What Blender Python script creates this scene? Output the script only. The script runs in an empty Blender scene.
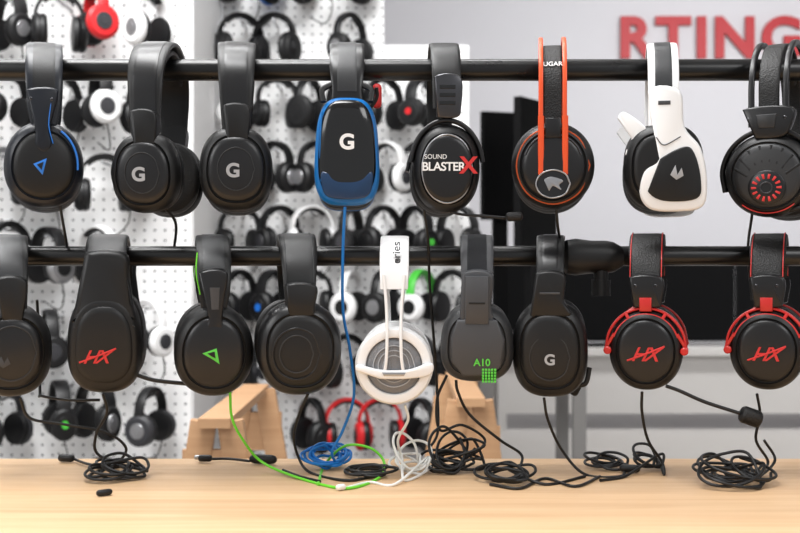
import bpy,bmesh,math,random
from mathutils import Vector,Matrix
rnd=random.Random(7)
D=1.389;F=1111.1;H=1.005;ZT=0.75;k=0.00117
BZ={'u':H+0.2456,'l':H+0.0131}
sc=bpy.context.scene
col=sc.collection
sc.view_settings.view_transform='Standard'
def P(px,py,y):
    d=D+y; return Vector(((px-400)*d/F,y,H+(266.5-py)*d/F))
def T(px,py,up=0.002):
    d=(H-ZT)*F/(py-266.5); return Vector(((px-400)*d/F,d-D,ZT+up))
def lin(c):
    r=[]
    for v in c:
        v/=255.; r.append(v/12.92 if v<=.04045 else ((v+.055)/1.055)**2.4)
    return (*r,1)
def mat(name,c,rough=.5,metal=0,bump=0,bscale=900,coat=0,spec=.5,kind='noise'):
    m=bpy.data.materials.new(name);m.use_nodes=True;n=m.node_tree.nodes;l=m.node_tree.links
    b=n['Principled BSDF'];b.inputs['Base Color'].default_value=lin(c)
    b.inputs['Roughness'].default_value=rough;b.inputs['Metallic'].default_value=metal
    b.inputs['Specular IOR Level'].default_value=spec
    b.inputs['Coat Weight'].default_value=coat;b.inputs['Coat Roughness'].default_value=.15
    tc=n.new('ShaderNodeTexCoord')
    nz=n.new('ShaderNodeTexNoise');nz.inputs['Scale'].default_value=40;l.new(tc.outputs['Object'],nz.inputs['Vector'])
    mr=n.new('ShaderNodeMapRange');mr.inputs['To Min'].default_value=max(rough-.06,0.02);mr.inputs['To Max'].default_value=rough+.06
    l.new(nz.outputs['Fac'],mr.inputs['Value']);l.new(mr.outputs[0],b.inputs['Roughness'])
    if bump:
        if kind=='noise':
            t=n.new('ShaderNodeTexNoise');o=t.outputs['Fac']
        else:
            t=n.new('ShaderNodeTexVoronoi');o=t.outputs['Distance']
        t.inputs['Scale'].default_value=bscale
        l.new(tc.outputs['Object'],t.inputs['Vector'])
        bp=n.new('ShaderNodeBump');bp.inputs['Strength'].default_value=bump;bp.inputs['Distance'].default_value=.001
        l.new(o,bp.inputs['Height']);l.new(bp.outputs[0],b.inputs['Normal'])
    return m
BLK=mat('black_plastic',(15,15,16),.43,bump=.15,spec=.42)
GLS=mat('gloss_black',(7,7,8),.14,coat=.3)
SAT=mat('satin_black',(18,18,20),.33,bump=.05,coat=.05,spec=.45)
NVY=mat('blue_black_plastic',(14,19,29),.36,bump=.08,coat=.05,spec=.45)
PAD=mat('leatherette',(15,14,14),.52,bump=.5,bscale=500,kind='vor',spec=.45)
FAB=mat('dark_fabric',(34,35,38),.9,bump=.8,bscale=1400)
GRY=mat('charcoal_grey',(62,63,66),.5,bump=.15)
DGR=mat('dark_grey_plastic',(38,39,41),.45,bump=.12)
GUN=mat('gunmetal',(85,85,88),.3,1)
COP=mat('copper_trim',(190,84,44),.35,.6)
SIL=mat('silver',(176,176,178),.32,1)
LGY=mat('logo_grey',(165,167,171),.5)
WHT=mat('white_plastic',(236,236,236),.3,coat=.1)
WL=mat('logo_white',(240,240,240),.5)
RED=mat('red_anodised',(196,34,30),.36,coat=.2)
RL=mat('logo_red',(205,45,45),.5)
ORG=mat('orange_metal',(230,84,36),.38,coat=.1)
BLU=mat('blue_plastic',(0,106,180),.36,coat=.1)
DBL=mat('deep_blue',(8,48,86),.32,coat=.2)
BLL=mat('logo_blue',(40,120,215),.4)
GRN=mat('logo_green',(90,200,70),.5)
CB=mat('cable_black',(12,12,13),.45)
CG=mat('cable_green',(110,215,50),.45)
CBL=mat('cable_blue',(0,120,205),.45)
CW=mat('cable_white',(236,236,232),.45)

def newobj(name,verts,faces,mats,fm=None,ang=35,parent=None,mw=None):
    me=bpy.data.meshes.new(name);me.from_pydata([tuple(v) for v in verts],[],faces)
    for m in (mats if isinstance(mats,list) else [mats]): me.materials.append(m)
    if fm: me.polygons.foreach_set('material_index',fm)
    bm=bmesh.new();bm.from_mesh(me);bmesh.ops.recalc_face_normals(bm,faces=bm.faces);bm.to_mesh(me);bm.free()
    me.polygons.foreach_set('use_smooth',[True]*len(me.polygons))
    me.set_sharp_from_angle(angle=math.radians(ang))
    o=bpy.data.objects.new(name,me);col.objects.link(o)
    if parent: o.parent=parent
    if mw is not None: o.matrix_world=mw
    return o
def cat(pts,n=8):
    pts=[Vector(p) for p in pts];Q=[pts[0]*2-pts[1]]+pts+[pts[-1]*2-pts[-2]];out=[]
    for i in range(1,len(Q)-2):
        a,b,c,d=Q[i-1:i+3]
        for j in range(n):
            t=j/n
            out.append(.5*((2*b)+(c-a)*t+(2*a-5*b+4*c-d)*t*t+(3*b-a-3*c+d)*t**3))
    out.append(pts[-1].copy());return out
def sect(n=16,e=4.):
    r=[]
    for i in range(n):
        t=2*math.pi*(i+.5)/n;c,s=math.cos(t),math.sin(t)
        r.append((math.copysign(abs(c)**(2/e),c)*.5,math.copysign(abs(s)**(2/e),s)*.5))
    return r
def ribbon_geo(pts,side,W,TH,e=4.,n=16):
    S0=sect(n,e);V=[];Fc=[];L=len(pts)
    for i,p in enumerate(pts):
        t=(pts[min(i+1,L-1)]-pts[max(i-1,0)]).normalized()
        s=side(i,t) if callable(side) else side
        s=(s-t*s.dot(t)).normalized();nn=t.cross(s)
        w=W(i/(L-1)) if callable(W) else W; h=TH(i/(L-1)) if callable(TH) else TH
        for a,b in S0: V.append(p+s*a*w+nn*b*h)
    for i in range(L-1):
        for j in range(n):
            j2=(j+1)%n;Fc.append((i*n+j,i*n+j2,(i+1)*n+j2,(i+1)*n+j))
    Fc.append(tuple(range(n)));Fc.append(tuple(range((L-1)*n,L*n)))
    return V,Fc
def lerpl(tab,x):
    for (a,b),(c,d) in zip(tab,tab[1:]):
        if x<=c: return b+(d-b)*max(0,(x-a))/(c-a)
    return tab[-1][1]
def shape(a,b,n=2.3,tp=0,N=72,sh=0):
    r=[]
    for i in range(N):
        t=2*math.pi*i/N;c,s=math.cos(t),math.sin(t)
        x=a*math.copysign(abs(c)**(2/n),c);z=b*math.copysign(abs(s)**(2/n),s)
        r.append((x*(1+tp*z/b)+sh*z/b,z))
    return r
class HS:
    def __init__(s,bx,row,cx,cy,tilt=5,roll=0,Yc=.064,name='gaming_headset'):
        s.row=row;zb=BZ[row];s.Yc=Yc;df=D-Yc-.012
        ox=(bx-400)*D/F;xf=(cx-400)*df/F;zf=H+(266.5-cy)*df/F
        s.yaw=math.asin(max(-.6,min(.6,(xf-ox)/(Yc+.012))));s.cz=zf-zb
        s.e=bpy.data.objects.new(name,None);s.e.empty_display_size=.02;col.objects.link(s.e)
        s.M=Matrix.Translation((ox,0,zb))@Matrix.Rotation(s.yaw,4,'Z');s.e.matrix_world=s.M
        s.C=Matrix.Translation((0,-Yc,s.cz))@Matrix.Rotation(math.radians(tilt),4,'X')@Matrix.Rotation(math.radians(roll),4,'Y')
        s.R=Matrix.Diagonal((1,-1,1,1))@s.C
    def put(s,name,V,Fc,m,both=True,cup=True,ang=35):
        mats=[s.C,s.R] if both else [s.C]
        if not cup: mats=[Matrix()]
        VV=[];FF=[]
        for M in mats:
            o=len(VV);VV+= [M@Vector(v) for v in V];FF+=[tuple(i+o for i in f) for f in Fc]
        return newobj(name,VV,FF,m,parent=s.e,ang=ang)
    def loft(s,name,sh,prof,m,cu=0,cv=0,both=True,ang=35):
        n=len(sh);V=[];Fc=[]
        for w,sc_ in prof:
            for u,v in sh: V.append(((u*sc_+cu)*k,-w*k,(v*sc_+cv)*k))
        for i in range(len(prof)-1):
            for j in range(n):
                j2=(j+1)%n;Fc.append((i*n+j,i*n+j2,(i+1)*n+j2,(i+1)*n+j))
        Fc.append(tuple(range(n)));Fc.append(tuple(range((len(prof)-1)*n,len(prof)*n)))
        return s.put(name,V,Fc,m,both,ang=ang)
    def plate(s,name,poly,w0,w1,m,bev=1.5,smooth=True,both=True):
        if smooth:
            q=[Vector((a,b,0)) for a,b in poly];c=cat(q[-2:]+q+q[:2],5)
            poly=[(v.x,v.y) for v in c[10:-10-5]]
        n=len(poly);ins=[]
        for i in range(n):
            a=Vector(poly[i-1]);b=Vector(poly[i]);c=Vector(poly[(i+1)%n])
            t=(c-a)
            if t.length<1e-6: t=Vector((1,0))
            t.normalize();nn=Vector((-t.y,t.x));ins.append((b,nn))
        ar=sum(poly[i-1][0]*poly[i][1]-poly[i][0]*poly[i-1][1] for i in range(n))
        sg=1 if ar>0 else -1
        V=[];Fc=[];R=[(w0,0),(w1-bev,0),(w1-bev*.3,bev*.35),(w1,bev)]
        for w,d in R:
            for b,nn in ins:
                q=b+nn*d*sg;V.append((q.x*k,-w*k,q.y*k))
        for i in range(len(R)-1):
            for j in range(n):
                j2=(j+1)%n;Fc.append((i*n+j,i*n+j2,(i+1)*n+j2,(i+1)*n+j))
        Fc.append(tuple(range(n)));Fc.append(tuple(range((len(R)-1)*n,len(R)*n)))
        return s.put(name,V,Fc,m,both,ang=50)
    def cstrip(s,name,pts,width,th,m,side='w',both=True,e=3.,n=8):
        p=cat([Vector((u*k,-w*k,v*k)) for u,v,w in pts],n)
        sd=Vector((0,-1,0)) if side=='w' else Vector((1,0,0)) if side=='u' else Vector((0,0,1))
        f=(lambda t:lerpl(width,t)*k) if isinstance(width,list) else width*k
        V,Fc=ribbon_geo(p,sd,f,th*k,e)
        return s.put(name,V,Fc,m,both)
    def arc(s,name,ru,rv,a0,a1,w,width,th,m,cu=0,cv=0,both=True):
        pts=[]
        for i in range(9):
            a=math.radians(a0+(a1-a0)*i/8);pts.append((cu+ru*math.cos(a),cv+rv*math.sin(a),w))
        return s.cstrip(name,pts,width,th,m,both=both,n=5)
    def screws(s,pts,w,r=1.6,m=None):
        for u,v in pts: s.loft('screw',shape(r,r,2,N=14),[(w-2,1),(w,1),(w+.4,.7),(w-.1,.5)],m or GUN,cu=u,cv=v)
    def bandpath(s,end,off,Yb=None,amax=None,z0=None):
        Yb=(Yb or s.Yc+.004)+off;Rz=.064+off
        z0=.0135+s.inner+off
        pts=[]
        for i in range(25):
            a=math.radians(90*i/24)
            if amax and math.degrees(a)>amax: break
            pts.append((Yb*math.sin(a),z0-Rz*(1-math.cos(a))))
        if not amax:
            ze=s.cz+end*k
            pts=[p for p in pts if p[1]>ze]
            z=pts[-1][1]
            while z-.004>ze: z-=.004;pts.append((pts[-1][0],z))
        f=[Vector((0,-y,z)) for y,z in reversed(pts)]+[Vector((0,y,z)) for y,z in pts[1:]]
        return f
    def rail(s,name,u,wd,th,end,off,m,e=4):
        p=[q+Vector((u*k,0,0)) for q in s.bandpath(end,off)]
        V,Fc=ribbon_geo(p,Vector((1,0,0)),wd*k,th,e);s.put(name,V,Fc,m,cup=False)
    def band(s,W,m=BLK,pm=PAD,end=45,shell=.007,pad=None,padw=.86,padang=62,name='headband'):
        if pad is None: pad=.012 if s.row=='u' else .006
        s.inner=pad
        p=s.bandpath(end,shell/2)
        V,Fc=ribbon_geo(p,Vector((1,0,0)),lambda t:lerpl(W,abs(2*t-1))*k,shell,5.)
        s.put(name,V,Fc,m,cup=False)
        if pad:
            Yb=s.Yc+.004
            pp=[];
            for i in range(-16,17):
                a=math.radians(padang*i/16);pp.append(Vector((0,(Yb-pad/2)*math.sin(a),.0135+pad/2-(.064-pad/2)*(1-math.cos(a)))))
            V,Fc=ribbon_geo(pp,Vector((1,0,0)),lambda t:W[0][1]*padw*k*(1-.25*abs(2*t-1)**4),lambda t:pad*(1.05-.25*abs(2*t-1)**4),2.8)
            s.put('headband_padding',V,Fc,pm,cup=False)
    def text(s,body,u,v,w,size,m,rot=0,shear=0,bold=.02,name='logo',vert=False,space=1):
        c=bpy.data.curves.new(name,'FONT');c.body=body;c.size=size*k;c.align_x='CENTER';c.align_y='CENTER'
        c.extrude=.0002;c.offset=bold*size*k;c.shear=shear;c.space_character=space;c.materials.append(m)
        o=bpy.data.objects.new(name,c);col.objects.link(o);o.parent=s.e
        o.matrix_local=s.C@Matrix.Translation((u*k,-w*k,v*k))@Matrix.Rotation(math.radians(90),4,'X')@Matrix.Rotation(math.radians(rot),4,'Z')
        return o
    def cup(s,sh,m=BLK,face=SAT,inner=None,pm=PAD,recess=True,dome=3):
        s.loft('ear_pad',sh,[(-27,.72),(-26.5,.84),(-24,.93),(-19,.975),(-13,.97),(-9,.92),(-8,.85)],pm)
        s.loft('ear_cup_housing',sh,[(-9,.86),(-8,.95),(-5,.99),(-1,1),(-.6,.985),(.4,.985),(.8,1),(4,.985),(8.5,.95),(12.5,.88),(14.5,.80)]+([(13.2,.785),(12.8,.765)] if recess else []),m)
        s.loft('ear_cup_face',sh,[(8,.77),(14,.755),(16,.73),(16+dome*.5,.62),(16+dome*1.0,.45),(16+dome*1.3,.25),(16+dome*1.4,.06)],face,ang=60)
    def cable(s,pts,m=CB,r=.0018,name='cable',raw=False):
        q=pts if raw else cat(pts,8)
        c=bpy.data.curves.new(name,'CURVE');c.dimensions='3D';c.bevel_depth=r;c.bevel_resolution=2;c.use_fill_caps=True
        sp=c.splines.new('POLY');sp.points.add(len(q)-1)
        for i,v in enumerate(q): sp.points[i].co=(*(s.M.inverted()@v),1)
        sp.use_smooth=True
        c.materials.append(m);o=bpy.data.objects.new(name,c);col.objects.link(o);o.parent=s.e
    def blob(s,p,d,L,r,m,name='plug'):
        d=Vector(d).normalized();pts=[Vector(p)+d*L*t for t in (0,.06,.18,.5,.82,.94,1)]
        rr=[.45,.8,1,1,1,.8,.45];S=Vector((0,0,1)) if abs(d.z)<.8 else Vector((1,0,0))
        V,Fc=ribbon_geo(pts,S,lambda t:2*r*rr[min(6,int(round(t*6)))],lambda t:2*r*rr[min(6,int(round(t*6)))],2.2)
        Mi=s.M.inverted();s.put(name,[Mi@v for v in V],Fc,m,cup=False,ang=60)
def coil(px,py,rx,ry,lift,n,seed):
    # loosely dropped loops of cable, each lying at its own tilt on the table
    r=random.Random(seed);c=T(px,py);out=[];lift*=.62;ry*=1.25
    for i in range(n):
        sx=r.uniform(.6,1.2);sy=r.uniform(.55,1.1);tx=r.uniform(-.4,.4)*rx;ty=r.uniform(-.4,.4)*ry
        tl=r.uniform(.2,1.2)*lift;rot=r.uniform(-.6,.6);hi=r.uniform(-.8,.8)
        for j in range(8):
            a=2*math.pi*j/8+.3*i
            x=math.cos(a)*rx*sx;y=math.sin(a)*ry*sy
            x,y=x*math.cos(rot)-y*math.sin(rot),x*math.sin(rot)+y*math.cos(rot)
            out.append(c+Vector((x+tx,y+ty,.001+.0011*i+tl*(.5+.5*math.sin(a+hi)))))
    return out

# ================= HEADSETS upper row =================
def armed(h,poly,m,w0=6,w1=17,name='yoke_arm'): h.plate(name,poly,w0,w1,m,bev=2.5)
# U1
h=HS(45,'u',43,164);sh=shape(39,44,2.15,-.04)
h.band([(0,36),(.5,37),(.8,33),(1,24)],NVY,end=34)
h.rail('band_seam',0,22,.001,60,.0072,BLK)
h.cup(sh,NVY,BLK);armed(h,[(-17,74),(13,76),(10,52),(6,36),(8,20),(0,12),(-8,20),(-8,36),(-15,52)],NVY,2,20)
h.arc('accent_arc',33,40,60,-6,13.5,3,2.2,BLL)  # blue accent line curving along the right side of the cup
h.cstrip('yoke_seam',[(7,62,19),(5,40,20),(9,22,19)],2,1,BLL,both=False)
h.plate('logo',[(-10,1),(3,7),(-1,-10)],14,20.6,BLL,.2,False,False)
h.plate('logo_inner',[(-6.5,.5),(0,3.5),(-2,-5)],17,21,NVY,.1,False,False)
h.screws([(-12,66),(8,66)],20)
h.cable([P(60,205,-.03),P(66,240,-.01),P(70,262,.03)])
# U2
def gset(bx,row,cx,cy,a,b,lg,col1=BLK):
    h=HS(bx,row,cx,cy);sh=shape(a,b,2.35,-.03)
    h.band([(0,40),(.4,38),(.8,30),(1,25)],col1,end=22,shell=.008)
    h.rail('band_inlay',0,24,.0012,50,.0082,SAT)
    h.cup(sh,col1,SAT,dome=2.5)
    armed(h,[(-13,b+20),(13,b+20),(13,b-8),(9,b-19),(-9,b-19),(-13,b-8)],col1,-2,15)
    h.arc('face_ring',a*.5,b*.5,0,359,18.4,1.4,1,DGR)
    h.text('G',-3,-2,20.2,lg,LGY,bold=.035)
    h.cstrip('housing_seam',[(-a*.9,b*.35,8),(-a*.97,0,8),(-a*.9,-b*.35,8)],1.2,1.2,GLS)
    return h
h=gset(160,'u',144,172,35,41,19)
h.cable([P(165,208,-.03),P(176,225,-.01),P(172,262,.03)])
h=gset(237,'u',236,168,37,43,19)
# U4
h=HS(347,'u',347,151,tilt=4);sh=shape(32,54,3.4,-.09)
h.band([(0,36),(.6,36),(.85,30),(1,34)],SAT,end=44)
h.rail('band_inlay',0,20,.0012,60,.0072,DGR)
h.loft('ear_pad',sh,[(-27,.72),(-26,.86),(-20,.97),(-12,.97),(-8,.88)],PAD)
h.loft('ear_cup_housing',sh,[(-9,.88),(-7,.98),(-2,1.0),(3,1.0)],BLK)
h.loft('blue_trim',sh,[(2,.99),(4,1.012),(9,1.0),(13,.94),(14,.86)],BLU)
h.loft('ear_cup_face',shape(28.5,48.5,3.2,-.1),[(9,1.02),(14,1.0),(17,.93),(19,.7),(19.5,.2)],GLS,cv=3,ang=60)
h.plate('lower_panel',[(-24,-20),(-26,-30),(-18,-46),(18,-46),(26,-30),(24,-20),(12,-28),(-12,-28)],14,19,DBL,1.5)
h.cstrip('side_trim',[(-25,40,15),(-27,5,16),(-26,-30,15)],1.6,1.4,BLU)  # blue trim strip down the left edge of the cup
h.text('G',0,9,20.2,21,WL,bold=.035)
h.cstrip('hinge_left',[(-24,50,8),(-25,62,4),(-16,68,0)],7,6,BLK)
h.cstrip('hinge_right',[(24,50,8),(25,62,4),(16,68,0)],7,6,BLK)
h.cable([P(345,207,-.07),P(343,250,-.05),P(343,310,-.03),P(350,350,-.02),P(354,395,-.02),P(343,430,-.01),P(332,452,-.01)]+coil(328,468,.024,.016,.05,7,3),CBL,.0018)
h.blob(P(377,84,-.01),(0,0,-1),.03,.006,RL,'microphone_tip')
h.cstrip('microphone_boom',[(20,40,-10),(30,55,-8),(30,66,-6)],4,4,BLK,both=False)
# U5
h=HS(443,'u',447,168);sh=shape(34,45,2.2)
h.band([(0,31),(.6,30),(1,28)],BLK,end=58)
h.cup(sh,BLK,SAT,dome=1.5)
h.plate('slider',[(-13,92),(13,92),(14,62),(10,52),(-10,52),(-14,62)],2,11,GUN,1.5)
for i,v in enumerate((82,74,66)): h.plate('slider_slot_%d'%i,[(-8,v+2),(8,v+2),(8,v-2),(-8,v-2)],9,11.6,GLS,.3,False)
h.arc('yoke_fork',37,49,8,172,3,9,5,SAT)
h.arc('metal_ring',25.5,34.5,0,360,15,2,1.8,SIL)
h.text('SOUND',-12,12,18.8,6.5,WL,bold=0);h.text('BLASTER',-4,2,18.8,12,WL,bold=.02,space=.92)
h.text('X',21,3,19.2,23,RL,bold=.03)
h.cstrip('microphone_boom',[(4,-43,4),(15,-46,6),(40,-48,4),(62,-50,2)],3,3,CB,both=False)
h.blob(P(506,217,-.07),(1,.1,.05),.02,.0055,PAD,'microphone_foam')
h.cable([P(424,210,-.05),P(428,240,-.03),P(430,290,0),P(436,370,.02),P(438,430,.01),P(430,452,0)]+coil(447,472,.026,.018,.066,5,4),CB)
# U6
h=HS(552,'u',553,165);sh=shape(42,44,2.05)
h.band([(0,19),(.6,19),(1,17)],PAD,end=30,shell=.004)
h.inner=.02
for i,u in enumerate((-12,12)): h.rail('steel_rail_%d'%i,u,4.6,.004,0,.004,ORG)
h.cup(sh,BLK,SAT)
h.plate('rail_mount_l',[(-15,50),(-9,50),(-9,-8),(-12,-12),(-15,-8)],12,20,ORG,1,False)
h.plate('rail_mount_r',[(9,50),(15,50),(15,-8),(12,-12),(9,-8)],12,20,ORG,1,False)
h.plate('hinge_block',[(-8,48),(8,48),(8,28),(-8,28)],10,19,SAT,1.5,False)
h.arc('grille_ring',30,32,20,160,16.4,2,1.5,GUN);h.arc('outer_trim',36.6,38.4,0,360,12.4,2,1.8,COP)
h.loft('badge',shape(17,14,2),[(12,1),(20,.98),(21,.9),(21.1,.2)],GLS,cv=-18)
h.arc('badge_ring',17,14,0,360,21,2,1.6,SIL,cv=-18)
h.plate('logo',[(-9,-14),(-3,-11),(4,-12),(10,-15),(6,-19),(8,-24),(0,-20),(-4,-25),(-5,-19)],18,22.4,SIL,.3)
t=h.text('UGAR',0,76,17,10,WL,rot=0,bold=.01)
t.matrix_local=Matrix.Translation((0.0,-.0640,-.004))@Matrix.Rotation(math.radians(64),4,'X')
t.data.size=.0085;t.data.offset=.0001
h.cable([P(556,205,-.05),P(558,228,-.04),P(562,250,-.0)])
# U7 white
h=HS(661,'u',664,166);sh=shape(40,44,2.5)
h.band([(0,31),(.6,31),(1,30)],WHT,end=40,pm=PAD)
h.rail('band_inlay',0,17,.0012,72,.0072,DGR)
h.cup(sh,BLK,BLK,dome=1)
h.plate('yoke_arm',[(-16,76),(15,76),(20,40),(36,18),(42,-14),(38,-40),(12,-45),(-14,-42),(-24,-26),(-20,-4),(-6,8),(-10,26)],7,18,WHT,3)
h.plate('side_fin',[(-46,50),(-38,56),(-16,38),(-14,18),(-30,6),(-38,14),(-32,30),(-44,40)],0,9,WHT,2)
h.plate('ear_cup_face',[(-4,8),(20,20),(30,12),(36,-14),(32,-32),(0,-34),(-16,-24),(-14,-8)],16,20,BLK,1.5)
h.plate('logo',[(6,-8),(11,2),(13,-8),(17,-1),(19,-9),(12,-13)],19,20.8,LGY,.2,False)
h.plate('arm_slot',[(-6,66),(6,66),(6,62),(-6,62)],16,18.6,GRY,.3,False)
h.cstrip('arm_seam',[(-8,30,18),(0,22,18.4),(16,30,18.2)],1,1,GRY,both=False)
# U8
h=HS(781,'u',771,174);sh=shape(45,43,2.1)
h.band([(0,22),(1,20)],PAD,end=52,shell=.006)
h.rail('steel_rail_1',-17,6,.007,46,.006,SAT);h.rail('steel_rail_2',17,6,.007,46,.006,SAT)
h.cup(sh,BLK,DGR,dome=2)
h.plate('yoke_bridge',[(-24,68),(24,68),(22,46),(12,38),(-12,38),(-22,46)],2,14,SAT,2)
h.plate('bridge_inset',[(-10,62),(10,62),(8,48),(-8,48)],10,15,DGR,1,False)
h.arc('yoke_fork',48,47,-20,200,2,10,5,BLK)
h.screws([(-18,58),(18,58)],14)
for j in range(8):
    a=math.radians(22+j*20)
    h.cstrip('vent_rib_%d'%j,[(20*math.cos(a),20*math.sin(a)-6,17.5),(34*math.cos(a),33*math.sin(a)-2,15.5)],2,3,BLK,both=False)
h.loft('face_disc',shape(19,18,2),[(12,1),(19,.97),(20.5,.85),(20.5,.2)],SAT,cv=-12)
for j in range(14):
    a=2*math.pi*j/14;h.plate('red_vent_%d'%j,[(15*math.cos(a-.09),-12+14*math.sin(a-.09)),(15*math.cos(a+.09),-12+14*math.sin(a+.09)),(10*math.cos(a+.09),-12+9*math.sin(a+.09)),(10*math.cos(a-.09),-12+9*math.sin(a-.09))],18,21,RL,.1,False,False)
h.arc('hub_ring',6,5.6,0,360,20.8,1.4,1.2,GUN,cv=-12,both=False)
h.arc('lower_trim',40,38,230,310,13.5,2,1.2,RED)
h.cable([P(754,190,-.05),P(752,215,-.04),P(748,250,.03),P(752,300,.04)])
h.cstrip('microphone_boom',[(20,-36,6),(34,-34,10),(50,-44,10)],5,5,BLK,both=False)

# ================= lower row =================
# L1
h=HS(10,'l',10,352);sh=shape(40,47,2.3)
h.band([(0,36),(1,30)],BLK,end=30);h.cup(sh,BLK,SAT)
h.rail('band_inlay',0,22,.0012,60,.0072,DGR)
armed(h,[(-15,74),(14,74),(12,40),(8,26),(-8,26),(-12,40)],BLK,2,16)
h.arc('metal_ring',24,28,0,360,18,2,1.6,DGR)
h.plate('logo',[(-14,-10),(-10,-2),(-7,-9),(-4,-3),(-1,-10),(-8,-14)],14,20.6,GRY,.2,False)
h.cable([P(20,398,-.05),P(30,418,-.04),P(62,424,-.03),P(105,432,-.02),P(126,448,0)]+coil(112,468,.018,.014,.012,3,8))
h.cable([P(37,300,.0),P(40,350,.02),P(40,392,.01),P(42,396,-.01),P(70,400,-.02),P(100,400,-.01)])
# L2
h=HS(109,'l',104,343,tilt=7);sh=shape(37,52,2.6,-.06)
h.band([(0,40),(.4,42),(1,44)],BLK,end=42,shell=.008)
h.cup(sh,BLK,BLK,dome=2,recess=False)
h.plate('yoke_arm',[(-18,92),(21,92),(25,68),(28,44),(31,22),(10,30),(-14,30),(-31,20),(-27,44),(-21,68)],0,13,BLK,5)
h.cstrip('cup_seam',[(-29,18,13.5),(-12,29,14),(10,29,14),(30,18,13.5)],1.2,1.2,GLS,both=False)
h.text('HX',-8,-12,19.2,19,RL,shear=.45,bold=.012,space=.8)
h.cstrip('logo_bar',[(-24,-17,18),(-8,-11,19.6),(12,-3,19)],1,1.8,RL,both=False)
h.cstrip('microphone_boom',[(30,-34,0),(45,-39,2),(62,-42,2),(92,-46,0)],4,4,CB,both=False)
h.cstrip('side_seam',[(23,66,11.5),(27,40,12.5)],1.6,1.2,GLS,both=False)
h.cable([P(103,394,-.06),P(107,412,-.05),P(96,435,-.04),P(100,456,-.02)]+coil(117,479,.027,.024,.026,7,5))
h.cable([T(100,470,.004),T(84,466,.004),T(74,462,.004)]);h.blob(T(74,463,.006),(-1,.25,0),.022,.005,BLK,'usb_plug')
h.blob(T(112,495,.004),(-.8,-.6,0),.018,.0035,BLK,'audio_jack')
# L3
h=HS(212,'l',214,351);sh=shape(40,47,2.15,-.04)
h.band([(0,34),(.5,36),(.8,32),(1,24)],BLK,end=36)
h.rail('band_inlay',0,22,.0012,70,.0072,DGR)
h.cup(sh,BLK,SAT);armed(h,[(-16,80),(12,82),(10,54),(8,36),(9,24),(0,16),(-9,24),(-6,36),(-12,54)],SAT,2,18)
h.plate('slider_window',[(-5,66),(5,66),(4,44),(-3,44)],16,18.6,GRY,.3,False)
h.plate('logo',[(-12,0),(2,5),(5,-11),(-2,-6)],14,20.6,GRN,.2,False)
h.plate('logo_inner',[(-7,0),(0,2),(1,-5),(-3,-3)],17,21,BLK,.1,False)
h.cstrip('accent_line',[(-17,100,4),(-18,80,8),(-14,58,8)],1.4,1.4,CG)
h.cable([P(230,392,-.05),P(232,418,-.04),P(243,440,-.03),P(262,462,-.01),T(300,480),T(345,490),T(378,480),P(384,462,-.02),P(370,448,-.01),P(345,446,0),T(325,466),T(318,486)],CG,.0017)
# L4
h=HS(296,'l',300,349);sh=shape(43,48,2.3)
h.band([(0,40),(.4,38),(.8,30),(1,27)],BLK,end=24,shell=.009)
h.rail('stitch_1',-14,1,.001,60,.0094,DGR,2);h.rail('stitch_2',14,1,.001,60,.0094,DGR,2)
h.cup(sh,SAT,BLK,recess=True)
h.arc('oval_ring',24,26,0,360,18,3,2.4,SAT,cu=-4,cv=-3)
h.arc('inner_ring',17,19,0,360,19.4,1.6,1.4,DGR,cu=-4,cv=-3)
armed(h,[(-15,66),(15,66),(15,46),(12,34),(-12,34),(-15,46)],BLK,-2,15)
h.cable([P(308,394,-.06),P(300,412,-.05),P(294,435,-.03),P(298,456,-.01),T(310,474),T(345,482),T(372,478)]+coil(370,476,.026,.016,.016,5,9))
h.blob(T(250,464,.007),(1,-.25,0),.036,.006,BLK,'inline_remote')
h.cable([T(212,462,.004),T(230,462,.004),T(250,465,.005)]);h.cable([T(283,474,.005),T(300,479,.003),T(320,484,.003)])
h.blob(T(212,463,.006),(-1,.1,0),.018,.0045,BLK,'usb_plug');h.blob(T(201,462,.006),(-1,.1,0),.009,.003,SIL,'usb_tip')
# L5 white
h=HS(395,'l',394,366,tilt=2);sh=shape(40,40,2.0)
h.band([(0,30),(.7,30),(1,28)],WHT,end=74,pm=WHT,shell=.006)
h.loft('ear_pad',sh,[(-25,.7),(-24,.86),(-18,.96),(-11,.95),(-8,.88)],WHT)
h.loft('ear_cup_housing',sh,[(-9,.88),(-7,.97),(-1,1.0),(5,.99),(10,.93),(11,.82),(10,.73),(7,.71)],WHT)
h.loft('silver_grille',sh,[(4,.74),(7,.72),(9.5,.64),(10.5,.4),(10.5,.1)],mat('speaker_grille',(128,129,132),.4,.7,bump=.6,bscale=900,kind='vor'),ang=60)
for rr in (11,16,21): h.arc('grille_ring_%d'%rr,rr,rr,0,360,10.6,1.4,1.2,LGY)
for i,u in enumerate((-7,7)):
    h.cstrip('suspension_rail_%d'%i,[(u*1.5,92,4),(u*1.1,60,8),(u,30,13),(u*1.1,8,14),(u*1.4,-8,13)],3.4,3.2,WHT)
h.plate('cross_bar',[(-38,-4),(-36,2),(-14,-3),(14,-3),(36,4),(40,-2),(34,-9),(12,-12),(-14,-12),(-32,-10)],11,17,WHT,1.8)
h.plate('cross_bar_slot',[(-12,-5),(12,-5),(10,-9),(-10,-9)],16,17.6,SIL,.3,False)
t=h.text('steelseries',0,0,0,10,GRY,bold=.01)
t.matrix_local=Matrix.Translation((.003,-.062,-.012))@Matrix.Rotation(math.radians(90),4,'X')@Matrix.Rotation(math.radians(90),4,'Z');t.data.size=.0135;t.data.extrude=.002
h.cable([P(405,405,-.06),P(408,420,-.05),P(398,440,-.03),P(402,458,-.02),T(405,482)]+coil(413,472,.02,.016,.06,5,12)+[T(395,486),T(370,484),T(345,490)],CW,.0017)
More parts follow.
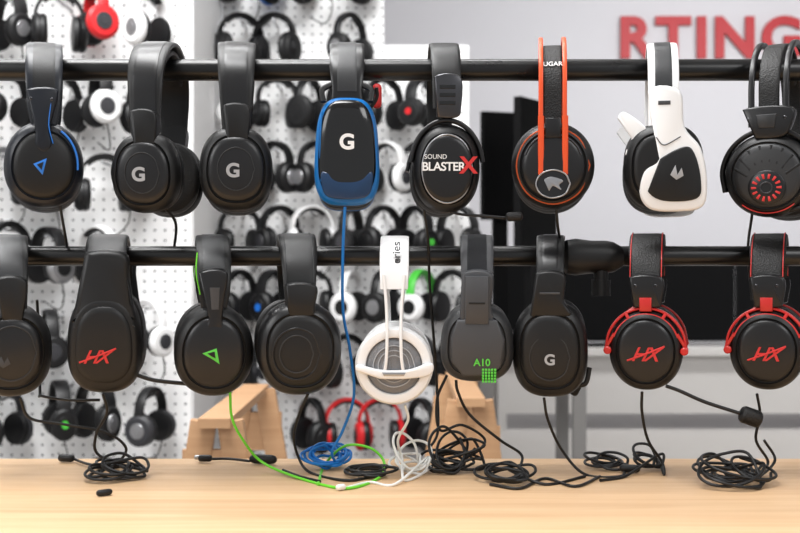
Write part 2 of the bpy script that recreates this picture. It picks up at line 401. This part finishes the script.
h.blob(T(345,490,.004),(-.6,-.5,0),.012,.0035,CW,'audio_jack')
# L6
h=HS(477,'l',477,344,tilt=4);sh=shape(37,39,2.7,-.05)
h.band([(0,35),(.5,34),(1,30)],GRY,end=40)
h.rail('band_inlay',0,20,.0012,60,.0072,FAB)
h.cup(sh,DGR,DGR,recess=True,dome=1)
armed(h,[(-15,72),(15,72),(14,40),(18,20),(10,14),(-10,14),(-18,20),(-14,40)],GRY,0,16)
h.plate('face_panel',[(-20,26),(20,26),(28,6),(24,-22),(10,-31),(-14,-31),(-26,-16),(-26,8)],12,18.5,GRY,2.5,False)
h.plate('arm_overlay',[(-12,70),(12,70),(12,22),(-12,22)],14,19.6,GRY,1.2,False)
h.plate('arm_groove',[(-8,44),(8,44),(8,42),(-8,42)],18,20,BLK,.2,False)
h.text('A10',5,-17,19.6,10,GRN,bold=.02)
for i in range(5):
    for j in range(5): h.plate('green_mark_%d_%d'%(i,j),[(5+i*3,-23-j*3),(7.2+i*3,-23-j*3),(7.2+i*3,-25.2-j*3),(5+i*3,-25.2-j*3)],12,19.3,GRN,.1,False,False)
h.cable([P(456,380,-.05),P(458,392,-.05),P(470,415,-.03),P(500,440,-.02),P(522,456,-.01),T(515,478)]+coil(503,482,.026,.02,.024,6,14)+[T(545,486),T(585,478)])
h.cable([P(447,375,.0),P(437,400,.0),P(440,430,.0),P(462,425,.01),P(485,440,.01),P(470,455,.0),P(445,450,0),P(432,462,0)]+coil(452,470,.03,.015,.05,3,15))
# L7
h=HS(551,'l',550,350);sh=shape(38,49,2.6,-.02)
h.band([(0,30),(.6,28),(1,26)],BLK,end=30,shell=.007);h.cup(sh,BLK,BLK,recess=True,pm=FAB)
h.rail('band_inlay',0,16,.0012,60,.0072,SAT)
armed(h,[(-14,78),(14,78),(14,52),(20,36),(-20,36),(-14,52)],BLK,0,15)
h.plate('slider_line',[(-10,60),(10,60),(10,58),(-10,58)],13,15.8,GRY,.2,False)
h.arc('face_ring',20,23,0,360,18.6,1.6,1.2,DGR,cv=-6)
h.text('G',0,-8,20.6,15,LGY,bold=.03)
h.cable([P(544,398,-.06),P(548,420,-.05),P(562,450,-.03),T(585,476),T(620,478),T(625,470)]+coil(606,469,.022,.016,.026,5,17))
h.cable([T(600,478),T(575,488),T(545,480),T(520,490),T(490,486)])
h.cstrip('microphone_boom',[(26,-38,-8),(36,-36,-8),(40,-20,-10)],5,5,BLK,both=False)
h.blob(P(580,380,.05),(-.5,0,-1),.022,.006,PAD,'microphone_foam')
# L8/L9
def alpha(bx,cx,cy):
    h=HS(bx,'l',cx,cy);sh=shape(37,42,2.1)
    h.band([(0,36),(.6,36),(1,30)],PAD,end=70,shell=.009)
    for i,u in enumerate((-15.5,15.5)): h.rail('red_stitching_%d'%i,u,1.1,.0012,72,.0096,RED,2)
    h.plate('slider_block',[(-16,74),(16,74),(16,50),(12,44),(-12,44),(-16,50)],0,10,SAT,2)
    h.screws([(-10,66),(10,66)],10)
    h.plate('slider_rail',[(-6,54),(6,54),(6,40),(-6,40)],2,11.5,RED,1,False)
    h.cup(sh,BLK,SAT,dome=2)
    h.arc('yoke_fork',40,43,2,178,5,7,3,RED)
    h.arc('yoke_fork_inner',34,37,22,158,11,2.4,2.4,RED)
    for i,(x1,y1,x2,y2) in enumerate(((-40,2,-31,17),(40,2,31,17),(-20,38,-17,33),(20,38,17,33))):
        h.cstrip('fork_strut_%d'%i,[(x1,y1,8),(x2,y2,10)],3.4,3.4,RED)
    h.loft('pivot',shape(4,4,2),[(0,1),(12,1),(13,.7)],RED,cu=-38,cv=0);h.loft('pivot',shape(4,4,2),[(0,1),(12,1),(13,.7)],RED,cu=38,cv=0)
    h.text('HX',-1,-3,19.6,20,RL,shear=.45,bold=.012,space=.8)
    h.cstrip('logo_bar',[(-18,-9,18.8),(0,-2,20),(19,6,18.8)],1,1.8,RL,both=False)
    return h
h=alpha(648,646,350)
h.cable([P(642,392,-.06),P(642,412,-.05),P(648,440,-.03),P(662,462,-.02),T(664,476)]+coil(648,468,.018,.014,.04,4,19)+[T(625,478),T(600,482)])
h.cable([P(666,386,-.06),P(680,391,-.06),P(705,402,-.06),P(742,414,-.06)],r=.0022,name='microphone_boom')
h.blob(P(740,413,-.06),(1,0,-.35),.027,.0105,PAD,'microphone_foam')
h.blob(T(640,474,.006),(-1,.4,0),.025,.005,BLK,'inline_remote')
h=alpha(770,768,350)
h.cable([P(757,394,-.06),P(760,415,-.05),P(756,440,-.04),P(768,462,-.02)]+coil(734,484,.037,.03,.04,7,21))
h.cable([P(764,440,.0),P(775,460,0),T(760,478)]+coil(746,480,.022,.02,.03,3,22))

# ================= RACK =================
def box(V,Fc,x0,x1,y0,y1,z0,z1):
    o=len(V);V+=[(x,y,z) for x in (x0,x1) for y in (y0,y1) for z in (z0,z1)]
    Fc+=[tuple(o+i for i in f) for f in ((0,1,3,2),(4,6,7,5),(0,4,5,1),(2,3,7,6),(0,2,6,4),(1,5,7,3))]
def tube(V,Fc,a,b,r,n=24):
    a=Vector(a);b=Vector(b);d=(b-a).normalized();S=Vector((0,1,0)) if abs(d.y)<.7 else Vector((1,0,0))
    v,f=ribbon_geo([a,b],S,2*r,2*r,2.,n);o=len(V);V+=v;Fc+=[tuple(i+o for i in q) for q in f]
V=[];Fc=[]
tube(V,Fc,(-.72,0,BZ['u']),(.72,0,BZ['u']),.0135)
tube(V,Fc,(-.72,0,BZ['l']),(.72,0,BZ['l']),.0125)
for x in (-.7,.7):
    tube(V,Fc,(x,.015,ZT+.01),(x,.015,BZ['u']+.04),.016);box(V,Fc,x-.05,x+.05,-.07,.085,ZT,ZT+.012)
RM=mat('rack_steel',(8,8,9),.3,bump=.02)
rack=newobj('headphone_rack',V,Fc,RM)
def part(name,V,Fc,m,par,**kw):
    return newobj(name,V,Fc,m,parent=par,**kw)
pts=[P(x,257,0) for x in (560,566,575,590,605,613,622)]
rr=[20,34,37,33,33,30,20]
v,f=ribbon_geo(pts,Vector((0,1,0)),lambda t:lerpl([(i/6,a) for i,a in enumerate(rr)],t)*.00125,lambda t:lerpl([(i/6,a) for i,a in enumerate(rr)],t)*.00125,2.4,24)
part('clamp',v,f,BLK,rack)
V=[];Fc=[];tube(V,Fc,P(601,262,-.005),P(601,292,-.005),.009);tube(V,Fc,P(601,280,-.005),P(601,296,-.005),.012);part('clamp_knob',V,Fc,BLK,rack)

# ================= TABLE =================
def woodmat(name,c0,c1):
    wood=bpy.data.materials.new(name);wood.use_nodes=True;n=wood.node_tree.nodes;l=wood.node_tree.links;b=n['Principled BSDF']
    tc=n.new('ShaderNodeTexCoord');mp=n.new('ShaderNodeMapping');mp.inputs['Scale'].default_value=(1.5,28,28);l.new(tc.outputs['Object'],mp.inputs[0])
    nz=n.new('ShaderNodeTexNoise');nz.inputs['Scale'].default_value=2.2;nz.inputs['Detail'].default_value=6;nz.inputs['Distortion'].default_value=.6;l.new(mp.outputs[0],nz.inputs[0])
    cr=n.new('ShaderNodeValToRGB');cr.color_ramp.elements[0].position=.3;cr.color_ramp.elements[1].position=.75
    cr.color_ramp.elements[0].color=lin(c0);cr.color_ramp.elements[1].color=lin(c1);l.new(nz.outputs[0],cr.inputs[0]);l.new(cr.outputs[0],b.inputs['Base Color'])
    b.inputs['Roughness'].default_value=.5
    return wood
wood=woodmat('birch_wood',(202,164,124),(218,184,144))
pine=woodmat('pine_wood',(180,138,100),(198,158,120))
V=[];Fc=[];box(V,Fc,-.95,.95,-.65,.088,ZT-.03,ZT)
for x in (-.88,.82):
    for y in (-.6,.02): box(V,Fc,x,x+.06,y,y+.06,0,ZT-.03)
tb=newobj('wooden_table',V,Fc,wood);bv=tb.modifiers.new('b','BEVEL');bv.width=.003;bv.segments=2

# ================= ROOM =================
def peg():
    m=bpy.data.materials.new('pegboard_white');m.use_nodes=True;n=m.node_tree.nodes;l=m.node_tree.links;b=n['Principled BSDF']
    tc=n.new('ShaderNodeTexCoord');sp=n.new('ShaderNodeSeparateXYZ');l.new(tc.outputs['Object'],sp.inputs[0])
    fs=[]
    for ax in (0,2):
        a=n.new('ShaderNodeMath');a.operation='PINGPONG';a.inputs[1].default_value=.0165;l.new(sp.outputs[ax],a.inputs[0])
        q=n.new('ShaderNodeMath');q.operation='MULTIPLY';l.new(a.outputs[0],q.inputs[0]);l.new(a.outputs[0],q.inputs[1]);fs.append(q)
    s=n.new('ShaderNodeMath');s.operation='ADD';l.new(fs[0].outputs[0],s.inputs[0]);l.new(fs[1].outputs[0],s.inputs[1])
    c=n.new('ShaderNodeMath');c.operation='LESS_THAN';c.inputs[1].default_value=.0042**2;l.new(s.outputs[0],c.inputs[0])
    mx=n.new('ShaderNodeMix');mx.data_type='RGBA';l.new(c.outputs[0],mx.inputs[0]);mx.inputs[6].default_value=lin((246,246,246));mx.inputs[7].default_value=lin((100,100,103))
    l.new(mx.outputs[2],b.inputs['Base Color']);b.inputs['Roughness'].default_value=.5
    return m
PEG=peg();WWL=mat('white_paint',(244,244,244),.6);WG=mat('grey_wall_paint',(204,203,207),.8,bump=.05,bscale=80)
FLR=mat('floor_concrete',(168,164,160),.5,bump=.05,bscale=20);CEI=mat('ceiling_paint',(228,228,228),.8)
def bx(name,a,m):
    V=[];Fc=[];box(V,Fc,*a);return newobj(name,V,Fc,m)
bx('floor',(-4.5,6.5,-3.2,8.2,-.05,0),FLR)
bx('ceiling',(-4.5,6.5,-3.2,8.2,3.4,3.45),CEI)
bx('wall_back',(-.6,6.5,7.61,7.7,0,3.4),WG)
bx('wall_right',(6.4,6.5,-1,7.6,0,3.4),WG)
bx('wall_left',(-4.5,-4.4,-1,2.8,0,3.4),WWL)
bx('wall_partition',(-4.4,-.67,2.215,2.8,0,3.4),WWL)
bx('baseboard_back',(-.6,6.4,7.59,7.61,0,.1),WWL)
bx('pegboard',(-4.4,-.675,2.2,2.215,.02,3.38),PEG)
bx('pegboard',(-.668,-.06,2.8,2.82,.02,3.38),PEG)
bx('pegboard',(-.06,.26,2.8,2.82,.02,1.84),PEG)
# wall sign
c=bpy.data.curves.new('wall_sign','FONT');c.body='RTINGS';c.size=.45;c.extrude=.015;c.offset=.016;c.space_character=1.16
c.materials.append(mat('sign_red',(172,18,30),.5));o=bpy.data.objects.new('wall_sign',c);col.objects.link(o)
o.location=(1.76,7.575,2.70);o.rotation_euler=(math.radians(90),0,0)
# background headphones
hm=[mat('bg_black',(10,10,12),.45,spec=.4),mat('bg_grey',(42,42,46),.5),mat('bg_white',(225,225,225),.4),mat('bg_silver',(150,150,152),.35,.8),mat('bg_red',(195,24,30),.4),mat('bg_blue',(20,105,200),.4),mat('bg_hook',(150,150,152),.3,1),mat('bg_green',(70,180,60),.4)]
GV=[];GF=[];GM=[]
def addg(V,Fc,mi,M):
    o=len(GV);GV.extend([M@Vector(v) for v in V]);GF.extend([tuple(i+o for i in f) for f in Fc]);GM.extend([mi]*len(Fc))
def ring(cx,sx,prof,ra,rb,n=20):
    V=[];Fc=[]
    for w,s in prof:
        for i in range(n):
            a=2*math.pi*i/n;V.append((cx+sx*w,ra*s*math.cos(a),-.115+rb*s*math.sin(a)))
    L=len(prof)
    for i in range(L-1):
        for j in range(n):
            j2=(j+1)%n;Fc.append((i*n+j,i*n+j2,(i+1)*n+j2,(i+1)*n+j))
    Fc.append(tuple(range(n)));Fc.append(tuple(range((L-1)*n,L*n)));return V,Fc
def bghp(loc,yaw,mc,ma,S=1.08):
    M=Matrix.Translation(loc)@Matrix.Rotation(yaw,4,'Z')@Matrix.Scale(S,4)
    R=rnd.uniform(.064,.076);p=[Vector((0-R*math.cos(a),0,R*1.05*math.sin(a)-R*1.05)) for a in [math.pi*i/16 for i in range(17)]]
    p=[p[0]+Vector((0,0,-.03))]+p+[p[-1]+Vector((0,0,-.03))]
    w=rnd.uniform(.022,.042)
    V,Fc=ribbon_geo(p,Vector((0,1,0)),w,.010,4,8);addg(V,Fc,ma,M)
    V,Fc=ribbon_geo([q-(Vector((q.x,0,q.z+R*1.05)).normalized()*.009) for q in p[5:-5]],Vector((0,1,0)),w*.8,.010,3,8);addg(V,Fc,0 if rnd.random()<.8 else ma,M)
    ra=rnd.uniform(.038,.048);rb=rnd.uniform(.044,.054)
    ac=rnd.choice((0,0,0,0,1,1,1,3,3,4,5,7))
    for sx in (-1,1):
        V,Fc=ring(sx*(R-.012),sx,[(-.020,.7),(-.018,.92),(-.008,1),(.001,.93)],ra,rb);addg(V,Fc,0,M)
        V,Fc=ring(sx*(R-.012),sx,[(0,.9),(.003,1),(.014,.98),(.022,.8),(.024,.3)],ra,rb);addg(V,Fc,mc,M)
        V,Fc=ring(sx*(R+.011),sx,[(0,.5),(.003,.45),(.003,.3)],ra,rb);addg(V,Fc,ac if ac in(0,1,3) else 0,M)
        V,Fc=ring(sx*(R+.013),sx,[(0,.26),(.003,.24),(.003,.1)],ra,rb);addg(V,Fc,ac,M)
    if rnd.random()<.5:
        q=[Vector((R,0,-.16)),Vector((R*.9,.01,-.2)),Vector((R*.3,.02,-.235)),Vector((-R*.4,.0,-.21))]
        V,Fc=ribbon_geo(cat(q,4),Vector((0,1,0)),.004,.004,2,6);addg(V,Fc,0,M)
    V=[];Fc=[];tube(V,Fc,(loc[0],loc[1]-.03,loc[2]-.025),(loc[0],loc[1]+.14,loc[2]-.025),.005,8);addg(V,Fc,6,Matrix())
def pick():
    r=rnd.random();return 0 if r<.76 else 1 if r<.86 else 2 if r<.94 else 3
for row in range(-1,9):
    z=1.86-row*.245
    for c_ in range(22):
        x=-.78-c_*.148+rnd.uniform(-.02,.02)
        if rnd.random()<.07: continue
        m=pick();a=m if rnd.random()<.6 else 0
        if row==-1 and c_ in (1,3): m=a=4 if c_==1 else 2
        if row==0 and c_==1: m=a=4
        if row==0 and c_==0: m=a=2
        if row==4 and c_==0: m=a=2
        bghp((x,2.07,z+rnd.uniform(-.02,.02)),rnd.choice((-1,1))*rnd.uniform(.35,1.3),m,a)
for row in range(-2,9):
    z=1.93-row*.235
    for c_ in range(7):
        x=-.58+c_*.13+rnd.uniform(-.015,.015)
        if x>-.08 and z>1.8: continue
        if rnd.random()<.05: continue
        m=pick();a=m if rnd.random()<.6 else 0
        yw=rnd.choice((-1,1))*rnd.uniform(.35,1.3)
        if row==-1 and c_==1: m,a=5,0
        if row==2 and c_ in(4,6): m=a=2
        if row==4 and c_==5: m,a=2,7
        if row==6 and c_ in(3,4): m=a=4;yw=.25
        bghp((x,2.68,z),yw,m,a,1.15)
newobj('wall_display_headphones',GV,GF,hm,fm=GM)
# monitors, televisions, benches
SCR=mat('screen_black',(5,5,6),.9,spec=.15);BEN=mat('bench_grey',(190,187,184),.6);TVB=mat('tv_housing',(6,6,7),.8,spec=.2)
def tv(name,x0,x1,y,z0,z1,stand,yaw=0):
    V=[];Fc=[];w=x1-x0;h_=z1-z0
    box(V,Fc,-w/2,w/2,0,.03,0,h_);box(V,Fc,-w*.3,w*.3,.03,.06,h_*.15,h_*.7)
    box(V,Fc,-.03,.03,.02,.05,-stand,h_*.3);box(V,Fc,-min(.2,w*.3),min(.2,w*.3),-.08,.12,-stand,-stand+.015)
    o=newobj(name,V,Fc,TVB);o.location=((x0+x1)/2,y,z0);o.rotation_euler=(0,0,yaw)
    V=[];Fc=[];box(V,Fc,-w/2+.01,w/2-.01,-.002,0,.01,h_-.01);newobj('screen',V,Fc,SCR,parent=o)
def bench(name,x0,x1,y0,y1,z,m,panel=True):
    V=[];Fc=[];box(V,Fc,x0,x1,y0,y1,z-.04,z)
    for x in (x0,x1-.05):
        for y in (y0,y1-.05): box(V,Fc,x,x+.05,y,y+.05,0,z-.04)
    if panel: box(V,Fc,x0+.05,x1-.05,y0+.05,y0+.07,.1,z-.04)
    return newobj(name,V,Fc,m)
bench('media_bench',.6,3.7,5.4,6.0,.5,BEN);
tv('television',.64,2.12,5.65,.53,1.07,.03);tv('television',2.13,3.6,5.65,.53,1.07,.03)
bench('desk',.31,.72,2.9,3.4,.72,mat('desk_grey',(120,118,116),.6),False)
tv('computer_monitor',.40,.70,3.0,1.08,1.66,.36,.95)
tv('computer_monitor',.34,.52,3.25,1.2,1.65,.48,.3)
# wooden sawhorses behind the table
def sawhorse(x,y,h0,top):
    V=[];Fc=[]
    for yy,sw in ((y-.3,top*1.6),(y+.3,top*1.8)):
        for sx in (-1,1):
            v,f=ribbon_geo([Vector((x+sx*sw,yy,0)),Vector((x+sx*top*.35,yy,h0))],Vector((0,1,0)),.03,.055,6,8);o=len(V);V+=v;Fc+=[tuple(i+o for i in q) for q in f]
        box(V,Fc,x-top*.9,x+top*.9,yy-.008,yy+.008,h0-.16,h0-.06)
    box(V,Fc,x-top*.42,x+top*.42,y-.34,y+.34,h0-.01,h0+.01);return newobj('wooden_sawhorse',V,Fc,pine)
sawhorse(-.385,1.25,.68,.08);sawhorse(.17,1.6,.68,.08)
# ================= LIGHT =================
w=bpy.data.worlds.new('w');sc.world=w;w.use_nodes=True;w.node_tree.nodes['Background'].inputs[0].default_value=(.97,.98,1,1);w.node_tree.nodes['Background'].inputs[1].default_value=.58
def area(name,loc,tgt,sx,sy,e,c=(1,1,1)):
    L=bpy.data.lights.new(name,'AREA');L.shape='RECTANGLE';L.size=sx;L.size_y=sy;L.energy=e;L.color=c
    o=bpy.data.objects.new(name,L);col.objects.link(o);o.location=loc;o.rotation_euler=(Vector(tgt)-Vector(loc)).to_track_quat('-Z','Y').to_euler()
area('area_lamp',(-.5,-.5,3.3),(-.2,-.2,0),1.4,.5,50)
area('area_lamp',(-1.0,.9,3.35),(-1.0,2.4,.8),3,.4,110)
area('area_lamp',(-1.0,.2,3.35),(-.6,2.6,.4),2,.4,60)
area('area_lamp',(2.5,4.2,3.35),(2.5,7,0.8),3.5,.5,215)
area('area_lamp',(1.4,-1.6,2.3),(0,0,1.05),.9,.9,15)  # unseen area light well below the ceiling, aimed at the headsets
area('area_lamp',(-1.6,-1.1,1.9),(0,0,1.05),.8,1.0,14)  # second unseen area light, lower and to the left, aimed at the headsets
cam=bpy.data.cameras.new('camera');cam.lens=50;cam.sensor_width=36;co=bpy.data.objects.new('camera',cam);col.objects.link(co)
co.location=(0,-D,H);co.rotation_euler=(math.radians(90),0,0)
cam.dof.use_dof=True;cam.dof.focus_distance=D-.06;cam.dof.aperture_fstop=7.5
sc.camera=co
